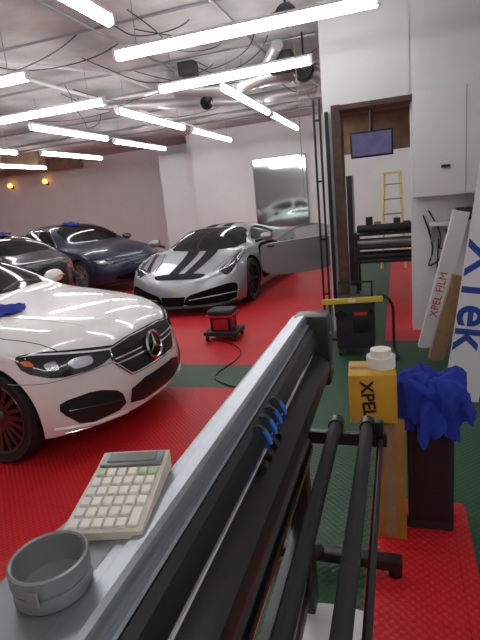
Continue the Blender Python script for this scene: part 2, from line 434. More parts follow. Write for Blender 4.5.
def FRONT(): return (Vector((1, 0, 0)), Vector((0, 1, 0)), Vector((0, 0, 1)), Vector((-1, 0, 0)))
def BACK(L): return (Vector((-L-1, 0, 0)), Vector((0, 1, 0)), Vector((0, 0, 1)), Vector((1, 0, 0)))
def SIDE(s): return (Vector((0, 2*s, 0)), Vector((1, 0, 0)), Vector((0, 0, 1)), Vector((0, -s, 0)))
def TOP(): return (Vector((0, 0, 3)), Vector((1, 0, 0)), Vector((0, 1, 0)), Vector((0, 0, -1)))
def DIAG(s, th, x0, y0):
    c, sn = math.cos(th), math.sin(th)
    d = Vector((-c, -s*sn, 0)); u = Vector((-sn, s*c, 0))
    return (Vector((x0, s*y0, 0))-d*1.0, u, Vector((0, 0, 1)), d)
def patch(name, bvh, outl, fr, k, parent, off=.004, step=.05, sm=2, wr=0., top=None):
    if sm: outl = chaikin(outl, sm)
    O, U, V, D = fr
    bm = bmesh.new(); vv = [bm.verts.new((p, q, 0)) for p, q in outl]; bm.faces.new(vv)
    bmesh.ops.triangulate(bm, faces=bm.faces[:])
    for ax in (0, 1):
        lo = min(p[ax] for p in outl); hi = max(p[ax] for p in outl); n = int((hi-lo)/step)
        for i in range(1, n+1):
            pc = [0, 0, 0]; pc[ax] = lo+(hi-lo)*i/(n+1); pn = [0, 0, 0]; pn[ax] = 1
            bmesh.ops.bisect_plane(bm, geom=bm.verts[:]+bm.edges[:]+bm.faces[:], plane_co=pc, plane_no=pn)
    for v in bm.verts:
        st = O+U*v.co.x+V*v.co.y
        h = bvh.ray_cast(st, D)
        if h[0] is None:
            h = bvh.find_nearest(st+D*1.0)
        n = h[1] if h[1].dot(D) < 0 else -h[1]
        e = 0
        if wr: e = wr*(noise.noise(Vector((v.co.x*14, v.co.y*14, 3)))+.6)+wr*.6*noise.noise(Vector((v.co.x*34, v.co.y*30, 7)))
        v.co = h[0]+n*(off+e)
    bmesh.ops.recalc_face_normals(bm, faces=bm.faces[:])
    me = bpy.data.meshes.new(name); bm.to_mesh(me); bm.free(); me.materials.append(M[k])
    me.polygons.foreach_set('use_smooth', [True]*len(me.polygons))
    o = bpy.data.objects.new(name, me); col.objects.link(o)
    if parent: o.parent = parent
    if len(me.polygons) and me.polygons[0].normal.dot(D) > 0: me.flip_normals()
    return o
def seam(name, bvh, pts, fr, parent, w=.004, k='void', off=.0025):
    O, U, V, D = fr; P = []
    for i in range(len(pts)-1):
        a = Vector(pts[i]); b2 = Vector(pts[i+1]); n = max(2, int((b2-a).length/.04))
        for j in range(n): P.append(a.lerp(b2, j/n))
    P.append(Vector(pts[-1])); out = []
    for p in P:
        h = bvh.ray_cast(O+U*p.x+V*p.y, D)
        if h[0] is not None: out.append(h[0])
    b = MB()
    if len(out) > 1: b.tube(out, w, k, n=6); b.obj(name, parent=parent)
def snap(bvh, fr, p, q, off=0.):
    O, U, V, D = fr; h = bvh.ray_cast(O+U*p+V*q, D)
    return h[0]-D*off if h[0] is not None else O

def mirror_part(root, x, y, z, s, k):
    b = MB()
    T = Matrix.Translation((x, s*y, z))
    prof = [(0, -.09), (.05, -.085), (.075, -.05), (.08, 0), (.075, .05), (.05, .09), (0, .1)]
    TT = T @ Matrix.Rotation(math.pi/2, 4, 'X') @ Matrix.Diagonal((.9, .85, 1.1, 1))
    b.lathe(prof, k, TT, n=20)
    b.box((x-.07, s*y, z), (.01, .15, .1), 'glass')
    b.box((x+.045, s*(y+.03), z+.0), (.06, .10, .012), 'amber' if k != 'silver_paint' else k)
    b.cyl((x+.0, s*(y-.06), z-.03), (x+.02, s*(y-.20), z-.07), .025, 'black', n=10)
    b.obj('side_mirror_'+('left' if s > 0 else 'right'), parent=root)

# ---------- white sedan
SM = [(0, .22, .66, .72, .80, .70, .60, .735), (.10, .18, .70, .79, .86, .765, .62, .80), (.42, .17, .78, .845, .895, .855, .64, .885),
      (.85, .17, .85, .86, .905, .915, .66, .945), (1.22, .17, .90, .86, .905, .955, .68, .985), (1.42, .17, .92, .855, .905, .985, .70, 1.01),
      (1.8, .17, .93, .855, .90, 1.20, .65, 1.25), (2.2, .17, .935, .855, .90, 1.35, .60, 1.41), (2.75, .17, .94, .855, .90, 1.39, .59, 1.45),
      (3.3, .17, .95, .85, .90, 1.35, .58, 1.42), (3.8, .17, .96, .84, .9, 1.18, .60, 1.24), (4.15, .18, .97, .82, .9, 1.04, .62, 1.08),
      (4.5, .2, .95, .8, .88, 1.01, .64, 1.04), (4.69, .28, .90, .74, .82, .95, .6, .98)]
mer, bv = make_car('white_sedan', (-1.75, 3.20, 0), math.radians(-2), SM, 'white_paint', .40, .25,
                   [(.15, .06), (.3, .0), (.5, .03), (.65, .07), (.8, .13)], [(.2, .1), (.5, 0), (.9, .03)], 4.69, (.82, 3.68), .342, .905, rim='rimsil', nsp=20, crease=(.45, .3, .7))
F = FRONT()
patch('windshield', bv, [(-1.47, -.66), (-1.40, 0), (-1.47, .66), (-2.16, .54), (-2.12, 0), (-2.16, -.54)], TOP(), 'glass', mer, sm=1)
patch('rear_window', bv, [(-3.5, -.52), (-3.5, .52), (-4.02, .62), (-4.06, 0), (-4.02, -.62)], TOP(), 'glass', mer, sm=1)
for s in (-1, 1):
    sd = SIDE(s)
    patch('window_front', bv, [(-1.72, .975), (-2.25, 1.30), (-2.62, 1.335), (-2.62, .975)], sd, 'glass', mer, sm=1)
    patch('window_rear', bv, [(-2.70, .975), (-2.70, 1.335), (-3.2, 1.30), (-3.62, 1.12), (-3.6, 1.0)], sd, 'glass', mer, sm=1)
    seam('door_gap', bv, [(-1.5, .93), (-1.48, .4), (-1.6, .24)], sd, mer, .003)
    seam('door_gap', bv, [(-2.66, .95), (-2.66, .24)], sd, mer, .003)
    mirror_part(mer, -1.72, 1.00, 1.02, s, 'white_paint')
    dg = DIAG(s, math.radians(52), -.30, .70)
    patch('headlight', bv, [(-.35, .655), (-.20, .60), (.06, .60), (.25, .668), (.30, .765), (.18, .775), (-.12, .74), (-.36, .70)], dg, 'lamp_lens', mer, off=.006, sm=1)
    patch('headlight_reflector', bv, [(-.18, .635), (-.06, .63), (-.01, .68), (-.07, .70), (-.17, .69)], dg, 'lamp_ref', mer, off=.010)
    patch('headlight_reflector', bv, [(.03, .65), (.10, .655), (.13, .70), (.05, .71)], dg, 'lamp_ref', mer, off=.010)
    patch('headlight_drl', bv, [(-.30, .692), (-.1, .727), (.16, .762), (.26, .762), (.16, .753), (-.1, .716), (-.3, .682)], dg, 'fixture', mer, off=.012, sm=0)
    patch('headlight_amber', bv, [(.17, .695), (.23, .705), (.26, .74), (.20, .735)], dg, 'amber', mer, off=.010)
    patch('bumper_intake', bv, [(s*.41, .27), (s*.44, .40), (s*.60, .465), (s*.79, .45), (s*.80, .38), (s*.70, .25)], F, 'black', mer, off=.005, sm=1)
    seam('intake_fin', bv, [(s*.46, .33), (s*.60, .355), (s*.76, .38)], F, mer, .008, 'blackg', .01)
    seam('hood_gap', bv, [(-.30, s*.66), (-.7, s*.74), (-1.1, s*.77), (-1.36, s*.76)], TOP(), mer, .003)
    seam('hood_crease', bv, [(-.35, s*.36), (-.8, s*.46), (-1.3, s*.52)], TOP(), mer, .004, 'white_paint')
    seam('wiper', bv, [(-1.45, s*.05), (-1.52, s*.3), (-1.50, s*.55)], TOP(), mer, .012, 'black')
    seam('bumper_crease', bv, [(s*.40, .225), (s*.62, .235), (s*.82, .27)], F, mer, .014, 'white_paint')
    seam('bumper_gap', bv, [(-.30, .60), (.12, .585), (.36, .60)], dg, mer, .003, 'alud')
patch('lower_intake', bv, [(-.39, .25), (-.35, .41), (.35, .41), (.39, .25)], F, 'black', mer, off=.005, sm=1)
patch('grille', bv, [(-.32, .465), (-.44, .60), (-.42, .70), (-.2, .73), (.2, .73), (.42, .70), (.44, .60), (.32, .465)], F, 'black', mer, off=.006, sm=1)
gr = [(-.31, .472), (-.425, .60), (-.41, .69), (-.2, .718), (.2, .718), (.41, .69), (.425, .60), (.31, .472), (-.31, .472)]
seam('grille_frame', bv, gr, F, mer, .009, 'chrome')
for z in (.58, .615): seam('grille_bar', bv, [(-.41, z), (.41, z)], F, mer, .010, 'chrome')
for z in (.50, .53, .65, .68): seam('grille_slat', bv, [(-.33, z), (.33, z)], F, mer, .004, 'alud')
p = snap(bv, F, 0, .60, .025)
b = MB(); T = Matrix.Translation(p) @ Matrix.Rotation(math.radians(80), 4, 'Y')
b.lathe([(.096, -.01), (.112, 0), (.096, .01), (.088, 0)], 'chrome', T, n=32, closed=True)
b.lathe([(0, .0), (.092, -.004)], 'blackg', T, n=32)
for i in range(3):
    t = math.pi+i*2*math.pi/3; TT = T @ Matrix.Rotation(t, 4, 'Z')
    b.add([(.0, -.017, .004), (.0, .017, .004), (.094, 0, .006), (0, 0, .018)], [[0, 2, 3], [1, 3, 2], [0, 3, 1]], 'chrome', TT)
b.obj('grille_emblem', parent=mer)
seam('bumper_lip', bv, [(-.78, .225), (-.4, .215), (.4, .215), (.78, .225)], F, mer, .008, 'chrome')
cl = patch('microfiber_cloth', bv, [(-.90, -.30), (-.94, -.48), (-1.02, -.54), (-1.16, -.48), (-1.20, -.28), (-1.04, -.18)], TOP(), 'blue', None, off=.012, step=.012, wr=.02)
cl.matrix_world = Matrix.Translation(mer.location) @ Matrix.Rotation(mer.rotation_euler.z, 4, 'Z')

# ---------- silver sports car
SF = [(0, .12, .50, .80, .88, .49, .58, .47), (.14, .11, .58, .86, .94, .55, .58, .53), (.5, .11, .70, .87, .965, .62, .56, .60),
      (.95, .11, .82, .84, .98, .71, .58, .69), (1.25, .11, .85, .84, .975, .79, .62, .77), (1.45, .12, .84, .85, .965, .86, .66, .86),
      (1.85, .12, .82, .86, .95, 1.04, .62, 1.08), (2.2, .12, .82, .87, .95, 1.13, .56, 1.18), (2.6, .12, .84, .89, .96, 1.14, .54, 1.20),
      (3.1, .12, .90, .91, .98, 1.08, .54, 1.14), (3.6, .13, .94, .91, .985, 1.01, .56, 1.05), (4.1, .16, .92, .88, .98, .95, .6, .97),
      (4.45, .2, .88, .84, .95, .92, .6, .94), (4.57, .3, .85, .8, .9, .89, .6, .9)]
fer, fb = make_car('silver_sports_car', (-3.20, 6.42, 0), math.radians(-92), SF, 'silver_paint', .46, .3,
                   [(.12, .0), (.25, .03), (.40, .10), (.6, .22)], [(.2, .15), (.5, .02), (.9, 0)], 4.57, (1.08, 3.72), .345, .985, rim='rimdark', nsp=10, ww=.26, crease=(.8, .5, .9))
patch('windshield', fb, [(-1.42, -.74), (-1.32, 0), (-1.42, .74), (-2.12, .58), (-2.08, 0), (-2.12, -.58)], TOP(), 'glass', fer, sm=1)
patch('engine_cover_glass', fb, [(-2.95, -.42), (-2.95, .42), (-3.8, .36), (-3.8, -.36)], TOP(), 'glass', fer, sm=1)
for s in (-1, 1):
    sd = SIDE(s)
    patch('side_window', fb, [(-1.72, .90), (-2.15, 1.09), (-2.55, 1.12), (-2.9, 1.06), (-3.05, .96), (-2.7, .92)], sd, 'glass', fer, sm=1)
    if s < 0:
        seam('door_gap', fb, [(-1.55, .82), (-1.5, .35), (-2.6, .28), (-2.75, .85)], sd, fer, .004)
    else:
        patch('dark_interior_patch', fb, [(-1.55, .84), (-1.5, .36), (-1.6, .26), (-2.55, .26), (-2.72, .5), (-2.75, .84)], sd, 'void', fer, off=.004)  # shaded interior painted on as a near-black patch, no hole cut
    patch('side_intake', fb, [(-2.85, .50), (-3.15, .78), (-3.3, .72), (-3.2, .5), (-2.95, .42)], sd, 'void', fer)
    patch('headlight', fb, [(-.46, s*.58), (-.40, s*.76), (-.62, s*.88), (-1.12, s*.85), (-1.20, s*.75), (-.80, s*.68)], TOP(), 'lamp_lens', fer, off=.006, sm=1)
    patch('headlight_strip', fb, [(-.54, s*.66), (-.58, s*.74), (-1.05, s*.80), (-1.05, s*.775)], TOP(), 'lamp_ref', fer, off=.012, sm=0)
    patch('hood_stripe', fb, [(-.28, s*.05), (-.28, s*.20), (-1.38, s*.28), (-1.34, s*.06)], TOP(), 'stripe', fer, off=.004, sm=0)
    patch('roof_stripe', fb, [(-2.14, s*.07), (-2.14, s*.24), (-2.93, s*.22), (-2.93, s*.06)], TOP(), 'stripe', fer, off=.004, sm=0)
    patch('bumper_intake', fb, [(s*.16, .155), (s*.22, .30), (s*.46, .36), (s*.80, .43), (s*.90, .40), (s*.88, .155)], FRONT(), 'void', fer, off=.004, sm=1)
    seam('intake_fin', fb, [(s*.26, .24), (s*.55, .27), (s*.88, .29)], FRONT(), fer, .009, 'silver_paint')
    seam('hood_gap', fb, [(-.5, s*.50), (-.9, s*.58), (-1.3, s*.70)], TOP(), fer, .004)
    mirror_part(fer, -1.62, 1.06, .97, s, 'silver_paint')
patch('hood_duct', fb, [(-.24, -.36), (-.24, .36), (-.40, .46), (-.44, .0), (-.40, -.46)], TOP(), 'stripe', fer, off=.003)
patch('center_intake', fb, [(-.17, .155), (-.20, .29), (.20, .29), (.17, .155)], FRONT(), 'void', fer, off=.005, sm=0)
seam('front_splitter', fb, [(-.88, .15), (-.5, .14), (0, .135), (.5, .14), (.88, .15)], FRONT(), fer, .030, 'black')
p = snap(fb, FRONT(), 0, .38, .004)
b = MB(); b.box(p, (.01, .05, .06), 'yellow2'); b.obj('nose_badge', parent=fer)
b = MB()
hz = [(0, .30), (0, .80), (.16, .845), (1.05, .88), (1.18, .80), (1.18, .55), (1.02, .30)]
def arc(p, t): return .06*math.sin(math.pi*min(1, max(0, (p[1]-.2)/.75)))+t
hz2 = chaikin(hz, 2); n = len(hz2)
vs = [(p[0], arc(p, 0.0), p[1]) for p in hz2]+[(p[0], arc(p, 0)-.10, p[1]) for p in hz2]
b.add(vs, [[i, (i+1) % n, n+(i+1) % n, n+i] for i in range(n)]+[list(range(n))], 'silver_paint')
b.add([v for v in vs[n:]], [list(range(n))], 'black')
wn = chaikin([(.16, .84), (.60, 1.06), (.85, 1.10), (1.14, 1.02), (1.12, .87)], 1); n = len(wn)
wp = [(p[0], -.02-(p[1]-.84)*.45, p[1]) for p in wn]
b.add(wp+[(x, y-.01, z) for x, y, z in wp],
      [[i, (i+1) % n, n+(i+1) % n, n+i] for i in range(n)]+[list(range(n)), list(range(n, 2*n))], 'doorglass')
b.tube(wp[:-1], .010, 'alud', n=6)
b.box((.16, .07, .80), (.10, .03, .03), 'black')
dr = b.obj('open_door', parent=fer, loc=(-1.56, .93, 0), rot=(0, 0, math.radians(180-62)))
dr.scale = (1.14, -1, 1)

# ---------- navy fastback and black hatchback
def scaled(S, L0, L, H0, H, W0, W, tailz=None):
    out = []
    for (a, zb, zt, wt, wm, z3, w3, zc) in S:
        h = lambda z: z*H/H0
        out.append([a*L/L0, zb, h(zt), wt*W/W0, wm*W/W0, h(z3), w3*W/W0, h(zc)])
    return out
ST = scaled(SM, 4.69, 4.85, 1.45, 1.45, .905, .94)
ST[9][5] += .02; ST[9][7] += .02; ST[10][5] += .06; ST[10][7] += .07; ST[11][5] += .06; ST[11][7] += .07
for i in (0, 1, 2): ST[i][5] -= .03; ST[i][7] -= .04; ST[i][2] -= .02
def sedan_details(root, bv, sc, W, paint, hatch=False):
    patch('windshield', bv, [(-1.5*sc, -.68), (-1.42*sc, 0), (-1.5*sc, .68), (-2.18*sc, .55), (-2.14*sc, 0), (-2.18*sc, -.55)], TOP(), 'glass', root, sm=1)
    if not hatch: patch('glass_roof', bv, [(-2.32*sc, -.46), (-2.32*sc, .46), (-3.2*sc, .44), (-3.2*sc, -.44)], TOP(), 'glass', root, sm=1)
    for s in (-1, 1):
        sd = SIDE(s)
        patch('window_front', bv, [(-1.74*sc, .975), (-2.27*sc, 1.29), (-2.64*sc, 1.325), (-2.64*sc, .975)], sd, 'glass', root, sm=1)
        if hatch:
            patch('window_rear', bv, [(-2.72*sc, .975), (-2.72*sc, 1.325), (-3.45*sc, 1.31), (-3.95*sc, 1.18), (-4.05*sc, 1.02)], sd, 'glass', root, sm=1)
            seam('window_trim', bv, [(-1.74*sc, .965), (-4.1*sc, 1.0)], sd, root, .008, 'chrome')
        else:
            patch('window_rear', bv, [(-2.72*sc, .975), (-2.72*sc, 1.325), (-3.22*sc, 1.29), (-3.74*sc, 1.10), (-3.6*sc, 1.0)], sd, 'glass', root, sm=1)
            seam('window_trim', bv, [(-1.74*sc, .965), (-3.75*sc, .99)], sd, root, .008, 'chrome')
            seam('window_trim', bv, [(-1.7*sc, .98), (-2.25*sc, 1.31), (-2.7*sc, 1.345), (-3.24*sc, 1.31), (-3.8*sc, 1.09)], sd, root, .008, 'chrome')
        seam('door_gap', bv, [(-1.5*sc, .93), (-1.48*sc, .4), (-1.6*sc, .24)], sd, root, .003)
        seam('door_gap', bv, [(-2.68*sc, .95), (-2.68*sc, .24)], sd, root, .003)
        mirror_part(root, -1.74*sc, W+.09, 1.02, s, paint)
        dg = DIAG(s, math.radians(50), -.30, .72)
        patch('headlight', bv, [(-.25, .60), (.05, .60), (.28, .68), (.30, .74), (.05, .72), (-.25, .655)], dg, 'lamp_lens', root, off=.006)
        patch('headlight_strip', bv, [(-.18, .635), (.08, .65), (.2, .70), (.05, .695), (-.15, .65)], dg, 'lamp_ref', root, off=.012)
    patch('lower_intake', bv, [(-.6, .27), (-.5, .38), (.5, .38), (.6, .27)], FRONT(), 'void', root, off=.005, sm=1)
tes, tb = make_car('navy_fastback_car', (-5.02, 8.95, 0), math.radians(-24), ST, 'grey_paint', .45, .3,
                   [(.15, .10), (.3, .02), (.5, .0), (.65, .06), (.8, .15)], [(.2, .1), (.5, 0), (.9, .03)], 4.85, (.9, 3.83), .35, .94, rim='alud', nsp=10)
sedan_details(tes, tb, 1.034, .94, 'grey_paint')
cl = patch('microfiber_cloth', tb, [(-2.2, -.10), (-2.25, .1), (-2.5, .20), (-2.7, .0), (-2.6, -.2), (-2.4, -.22)], TOP(), 'blue', None, off=.012, step=.02, wr=.03)
cl.matrix_world = Matrix.Translation(tes.location) @ Matrix.Rotation(tes.rotation_euler.z, 4, 'Z')
HL = 4.4
SB = scaled(SM, 4.69, HL, 1.45, 1.46, .905, .90)
SB[9][5] = 1.38; SB[9][7] = 1.45
SB[10][5] = 1.33; SB[10][7] = 1.40; SB[10][0] = 3.62
SB[11][5] = 1.20; SB[11][7] = 1.24; SB[11][0] = 3.98; SB[11][3] = .84
SB[12][5] = 1.02; SB[12][7] = 1.04; SB[12][0] = 4.24; SB[12][3] = .84
BX = -5.05
blk, bb = make_car('black_hatchback_car', (BX-HL, 6.25, 0), math.radians(180), SB, 'dark_paint', .45, .22,
                   [(.15, .10), (.3, .02), (.5, .0), (.65, .06), (.8, .15)], [(.2, .1), (.5, 0), (.9, .03)], HL, (.85, 3.5), .33, .90, rim='rimsil', nsp=10)
sedan_details(blk, bb, .94, .90, 'dark_paint', True)
patch('rear_window', bb, [(-3.66, -.52), (-3.66, .52), (-4.10, .60), (-4.10, -.60)], TOP(), 'glass', blk, sm=1)
for s in (-1, 1):
    patch('tail_light', bb, [(s*.45, .80), (s*.45, .86), (s*.78, .92), (s*.82, .84), (s*.70, .78)], BACK(HL), 'redlens', blk, off=.006)
cl = patch('microfiber_cloth', bb, [(-3.15, -.30), (-3.1, .1), (-3.3, .25), (-3.55, .1), (-3.5, -.35), (-3.3, -.42)], TOP(), 'blue', None, off=.012, step=.02, wr=.04)
cl.matrix_world = Matrix.Translation(blk.location) @ Matrix.Rotation(blk.rotation_euler.z, 4, 'Z')

# ------------------------------------------------------------ plotter (foreground)
pl = empty('vinyl_cutting_plotter', (0, 0, 0))
b = MB()
Y0, Y1 = -.45, 1.60
b.prism([(-.357, 1.10), (-.357, 1.186), (-.353, 1.194), (-.344, 1.198), (-.330, 1.1985), (-.327, 1.202), (-.306, 1.204), (-.299, 1.20), (-.296, 1.19), (-.296, 1.10)], 'y', Y0, Y1, 'alu')
b.obj('top_beam', parent=pl, smooth=20)
b = MB()
b.prism([(-.35, 1.10), (-.296, 1.10), (-.296, 1.165), (-.282, 1.172), (-.268, 1.165), (-.262, 1.14), (-.262, 1.12), (-.285, 1.11), (-.285, 1.075), (-.25, 1.065),
         (-.232, 1.05), (-.228, 1.02), (-.236, .985), (-.26, .955), (-.30, .94), (-.40, .94), (-.44, 1.0), (-.44, 1.06), (-.40, 1.08), (-.36, 1.09)], 'y', Y0, Y1, 'black')
b.obj('lower_housing', parent=pl, smooth=40)
b = MB(); b.prism([(-.2965, 1.172), (-.2965, 1.1765), (-.286, 1.179), (-.283, 1.175)], 'y', Y0, Y1-.05, 'alu'); b.obj('edge_strip', parent=pl)
b = MB(); b.prism([(-.284, 1.085), (-.284, 1.10), (-.281, 1.10), (-.281, 1.085)], 'y', Y0, Y1-.1, 'alu')
b.cyl((-.272, Y0, 1.095), (-.272, Y1, 1.095), .006, 'chrome', n=10)
b.obj('guide_rail', parent=pl)
b = MB()
b.box((-.285, 1.61, 1.08), (.12, .10, .25), 'black', b=.02)
for z in (1.02, 1.14): b.cyl((-.235, 1.585, z), (-.222, 1.585, z), .006, 'alud', n=10)
b.obj('end_cap', parent=pl)
b = MB()
pg = [(-.462, -.4), (-.30, -.4), (-.30, .62), (-.357, .62), (-.385, .58), (-.425, .525), (-.442, .48), (-.450, .40)]
b.prism(pg, 'z', 1.165, 1.197, 'deck')
b.prism([(p[0]+(.012 if p[0] < -.31 else 0), p[1]-.01) for p in pg], 'z', 1.0, 1.165, 'blackm')
o = b.obj('control_deck', parent=pl); md = o.modifiers.new('b', 'BEVEL'); md.width = .004; md.segments = 2
b = MB()
for i in range(4):
    y = .83+i*.045
    b.tube([(-.275, y, 1.17), (-.262, y, 1.173), (-.252, y, 1.163)], .004, 'black', n=8)
    b.tube([(-.254, y, 1.165), (-.246, y, 1.150), (-.244, y, 1.138), (-.250, y, 1.128)], .0055, 'lightblue', n=8)
    b.cyl((-.262, y-.010, 1.085), (-.262, y+.010, 1.085), .010, 'black', n=14)
b.obj('pinch_roller_levers', parent=pl)
b = MB()
for x, z, r in ((-.222, .80, .021), (-.115, .80, .021)):
    b.cyl((x, -.45, z), (x, 1.60, z), r, 'blackm', n=24)
    b.cyl((x, 1.58, z), (x, 1.625, z), r*1.25, 'black', n=24)
b.cyl((-.072, -.45, .765), (-.072, 1.58, .765), .010, 'black', n=14)
b.obj('media_rollers', parent=pl)
b = MB()
for y in (1.57, -.42):
    b.box((-.20, y, .765), (.30, .03, .045), 'black', b=.006)
    b.box((-.34, y, .85), (.05, .04, .22), 'black', b=.005)
    b.box((-.075, y, .79), (.03, .03, .09), 'black', b=.005)
b.obj('roller_brackets', parent=pl)
b = MB()
for y, fy in ((1.55, 1.83), (-.2, -.1)):
    b.box((-.36, y, .50), (.07, .09, .90), 'black', b=.008)
    b.tube([(-.36, y, .25), (-.36, fy, .07)], .028, 'black', n=10)
    b.box((-.36, fy, .06), (.70, .06, .05), 'black', b=.012)
    for x in (-.68, -.04): b.cyl((x, fy, .0), (x, fy, .04), .028, 'black', n=14)
b.box((-.36, .67, .40), (.05, 1.72, .08), 'black', b=.006)
b.box((-.36, .67, .14), (.04, 1.72, .05), 'black', b=.006)
b.tube([(-.36, 1.50, .2), (-.30, .95, .42), (-.25, .4, .76)], .012, 'alud')
b.obj('stand', parent=pl)
b = MB(); b.cyl((-.33, -.15, .80), (-.33, 1.42, .80), .055, 'blackg', n=28); b.cyl((-.33, -.16, .80), (-.33, 1.425, .80), .028, 'card', n=20)
b.obj('film_roll', parent=pl)
b = MB()
g = []
for i in range(9):
    for j in range(9): g.append((-.37+i*.028, 1.20+j*.05, .012+.03*math.sin(i*.4)*math.sin(j*.35)))
b.add(g, [[i*9+j, (i+1)*9+j, (i+1)*9+j+1, i*9+j+1] for i in range(8) for j in range(8)], 'paper'); b.obj('paper_sheet')

# calculator
b = MB(); T = Matrix.Translation((-.386, .536, 1.1975)) @ Matrix.Rotation(math.radians(13), 4, 'Z') @ Matrix.Scale(.92, 4)
b.prism([(-.095, 0), (.095, 0), (.095, .030), (.05, .024), (-.095, .012)], 'x', -.058, .058, 'beige', T)
tl = math.atan2(.012, .145)
def ontop(y): return .012+(y+.095)/(.145)*.012 if y < .05 else .024+(y-.05)/.045*.006
b.box((0, .070, .030), (.104, .036, .006), 'alud', T=T, R=Matrix.Rotation(math.atan2(.006, .045), 3, 'X'), b=.002)
b.box((0, .070, .0335), (.082, .022, .003), 'lcd', T=T, R=Matrix.Rotation(math.atan2(.006, .045), 3, 'X'))
for r in range(6):
    for c in range(6):
        y = -.081+r*.0235; x = -.0435+c*.0174
        k = 'cream'
        if c in (0,): k = 'paper'
        if r == 5 and c > 3: k = 'green_key'
        if c == 0 and r == 5: k = 'green_key'
        if c == 5 and r == 1: continue
        h = (.0135, .0165, .006)
        yy = y
        if c == 5 and r == 0: h = (.0135, .036, .006); yy = y+.011
        b.box((x, yy, ontop(yy)+.003), h, k, T=T, R=Matrix.Rotation(tl, 3, 'X'), b=.0018)
b.obj('desk_calculator', smooth=30)

b = MB(); T = Matrix.Translation((-.376, .370, 1.1975)) @ Matrix.Scale(.93, 4)
b.lathe([(.0, .0015), (.044, .0015), (.0455, .004), (.0455, .020), (.043, .021), (.043, .024), (.0465, .0255), (.0465, .044), (.044, .046), (.0415, .044), (.0405, .006), (0, .005)], 'tape', T, n=64)
b.box((.012, -.0465, .026), (.014, .004, .018), 'tape', T=T, b=.001)
b.obj('plastic_ring_container')

# ------------------------------------------------------------ boxes, bin, cloth at right
b = MB()
b.box((-.055, 2.16, .30), (.13, .20, .60), 'ochre', b=.003); b.box((-.055, 2.058, .30), (.05, .002, .56), 'card')
b.obj('tall_cardboard_carton', smooth=20)
b = MB(); T = Matrix.Translation((-.125, 2.12, .601)) @ Matrix.Rotation(math.radians(4), 4, 'Z')
b.box((0, 0, .11), (.20, .19, .22), 'yellow', T=T, b=.003)
b.box((0, 0, .2205), (.19, .03, .002), 'card', T=T)
ob = b.obj('cardboard_box', smooth=20)
def text(s, size, k, parent, M4, name, ext=.0008, bold=.0):
    cu = bpy.data.curves.new(name, 'FONT'); cu.body = s; cu.size = size; cu.extrude = ext; cu.offset = bold; cu.align_x = 'CENTER'; cu.align_y = 'CENTER'
    cu.materials.append(M[k]); o = bpy.data.objects.new(name, cu); col.objects.link(o); o.parent = parent; o.matrix_basis = M4; return o
text('XPEL', .076, 'black', ob, T @ Matrix.Translation((-.022, -.0965, .11)) @ Matrix.Rotation(math.radians(90), 4, 'X') @ Matrix.Rotation(math.radians(-86), 4, 'Z'), 'printed_lettering', bold=.002)
b = MB(); T = Matrix.Translation((-.085, 2.14, .823))
b.lathe([(.03, 0), (.062, 0), (.062, .05), (.03, .05)], 'paper', T, n=32, closed=True)
b.lathe([(.0, .051), (.045, .051), (.045, .08), (.0, .082)], 'cream', T, n=24); b.obj('tape_roll')
b = MB(); b.box((.12, 2.26, .30), (.20, .22, .60), 'blackm', b=.01); b.box((.12, 2.15, .28), (.15, .004, .46), 'black'); b.obj('black_storage_bin', smooth=30)
def drape(name, c, rx, ry, ztop, drop, seed, k='blue', T=None):
    n = 120; m = 38; vs = [c+Vector((0, 0, ztop))]
    for i in range(1, m+1):
        t = i/m
        for j in range(n):
            a = 2*math.pi*j/n
            nn = noise.noise(Vector((math.cos(a)*2.2, math.sin(a)*2.2, seed)))
            f = noise.noise(Vector((math.cos(a)*5+seed, math.sin(a)*5, t*1.2)))
            if t < .4:
                r = t/.4; z = ztop - .03*r*r
                rr = r
            else:
                u = (t-.4)/.6; rr = 1+.16*u+.28*u*f*1.6; z = ztop-.03-drop*(1+.6*nn)*u
            x = rr*rx*math.cos(a); y = rr*ry*math.sin(a)
            w = .045*noise.noise(Vector((x*13, y*13, z*9+seed)))+.022*noise.noise(Vector((x*30, y*30, z*22)))
            w2 = .035*noise.noise(Vector((x*11+9, y*11, z*8)))+.014*noise.noise(Vector((x*28, y*28+4, z*26)))
            vs.append(c+Vector((x+w2, y+w2*.5, z+w)))
    fs = [[0, 1+j, 1+(j+1) % n] for j in range(n)]
    for i in range(m-1):
        for j in range(n): fs.append([1+i*n+j, 1+(i+1)*n+j, 1+(i+1)*n+(j+1) % n, 1+i*n+(j+1) % n])
    b = MB(); b.add(vs, fs, k); o = b.obj(name, smooth=80)
    return o
drape('blue_towel', Vector((.112, 2.20, 0)), .155, .15, .77, .19, 4.2)

# ------------------------------------------------------------ leaning boards
def plank(name, bl, width, length, lean, yaw, th, k, back=8):
    e = empty(name, bl, 0)
    R = Matrix.Rotation(math.radians(yaw), 4, 'Z') @ Matrix.Rotation(math.radians(lean), 4, 'Y') @ Matrix.Rotation(math.radians(-back), 4, 'X')
    b = MB(); b.box((width/2, 0, length/2), (width, th, length), k); o = b.obj('panel', parent=e, smooth=0); o.matrix_basis = R
    return e, R
e, R = plank('leaning_sign_board', (.29, 3.66, .005), .24, 2.0, 8, 0, .012, 'board', 3)
text('XTek', .34, 'blueink', e, R @ Matrix.Translation((.115, -.0085, .80)) @ Matrix.Rotation(math.radians(90), 4, 'X') @ Matrix.Rotation(math.radians(-90), 4, 'Z'), 'lettering', bold=.006)
e, R = plank('leaning_film_carton', (.165, 5.0, .005), .14, 1.35, 14, 0, .12, 'board', 3)
text('XPEL FILM', .10, 'redink', e, R @ Matrix.Translation((.06, -.0615, .55)) @ Matrix.Rotation(math.radians(90), 4, 'X') @ Matrix.Rotation(math.radians(90), 4, 'Z'), 'lettering')
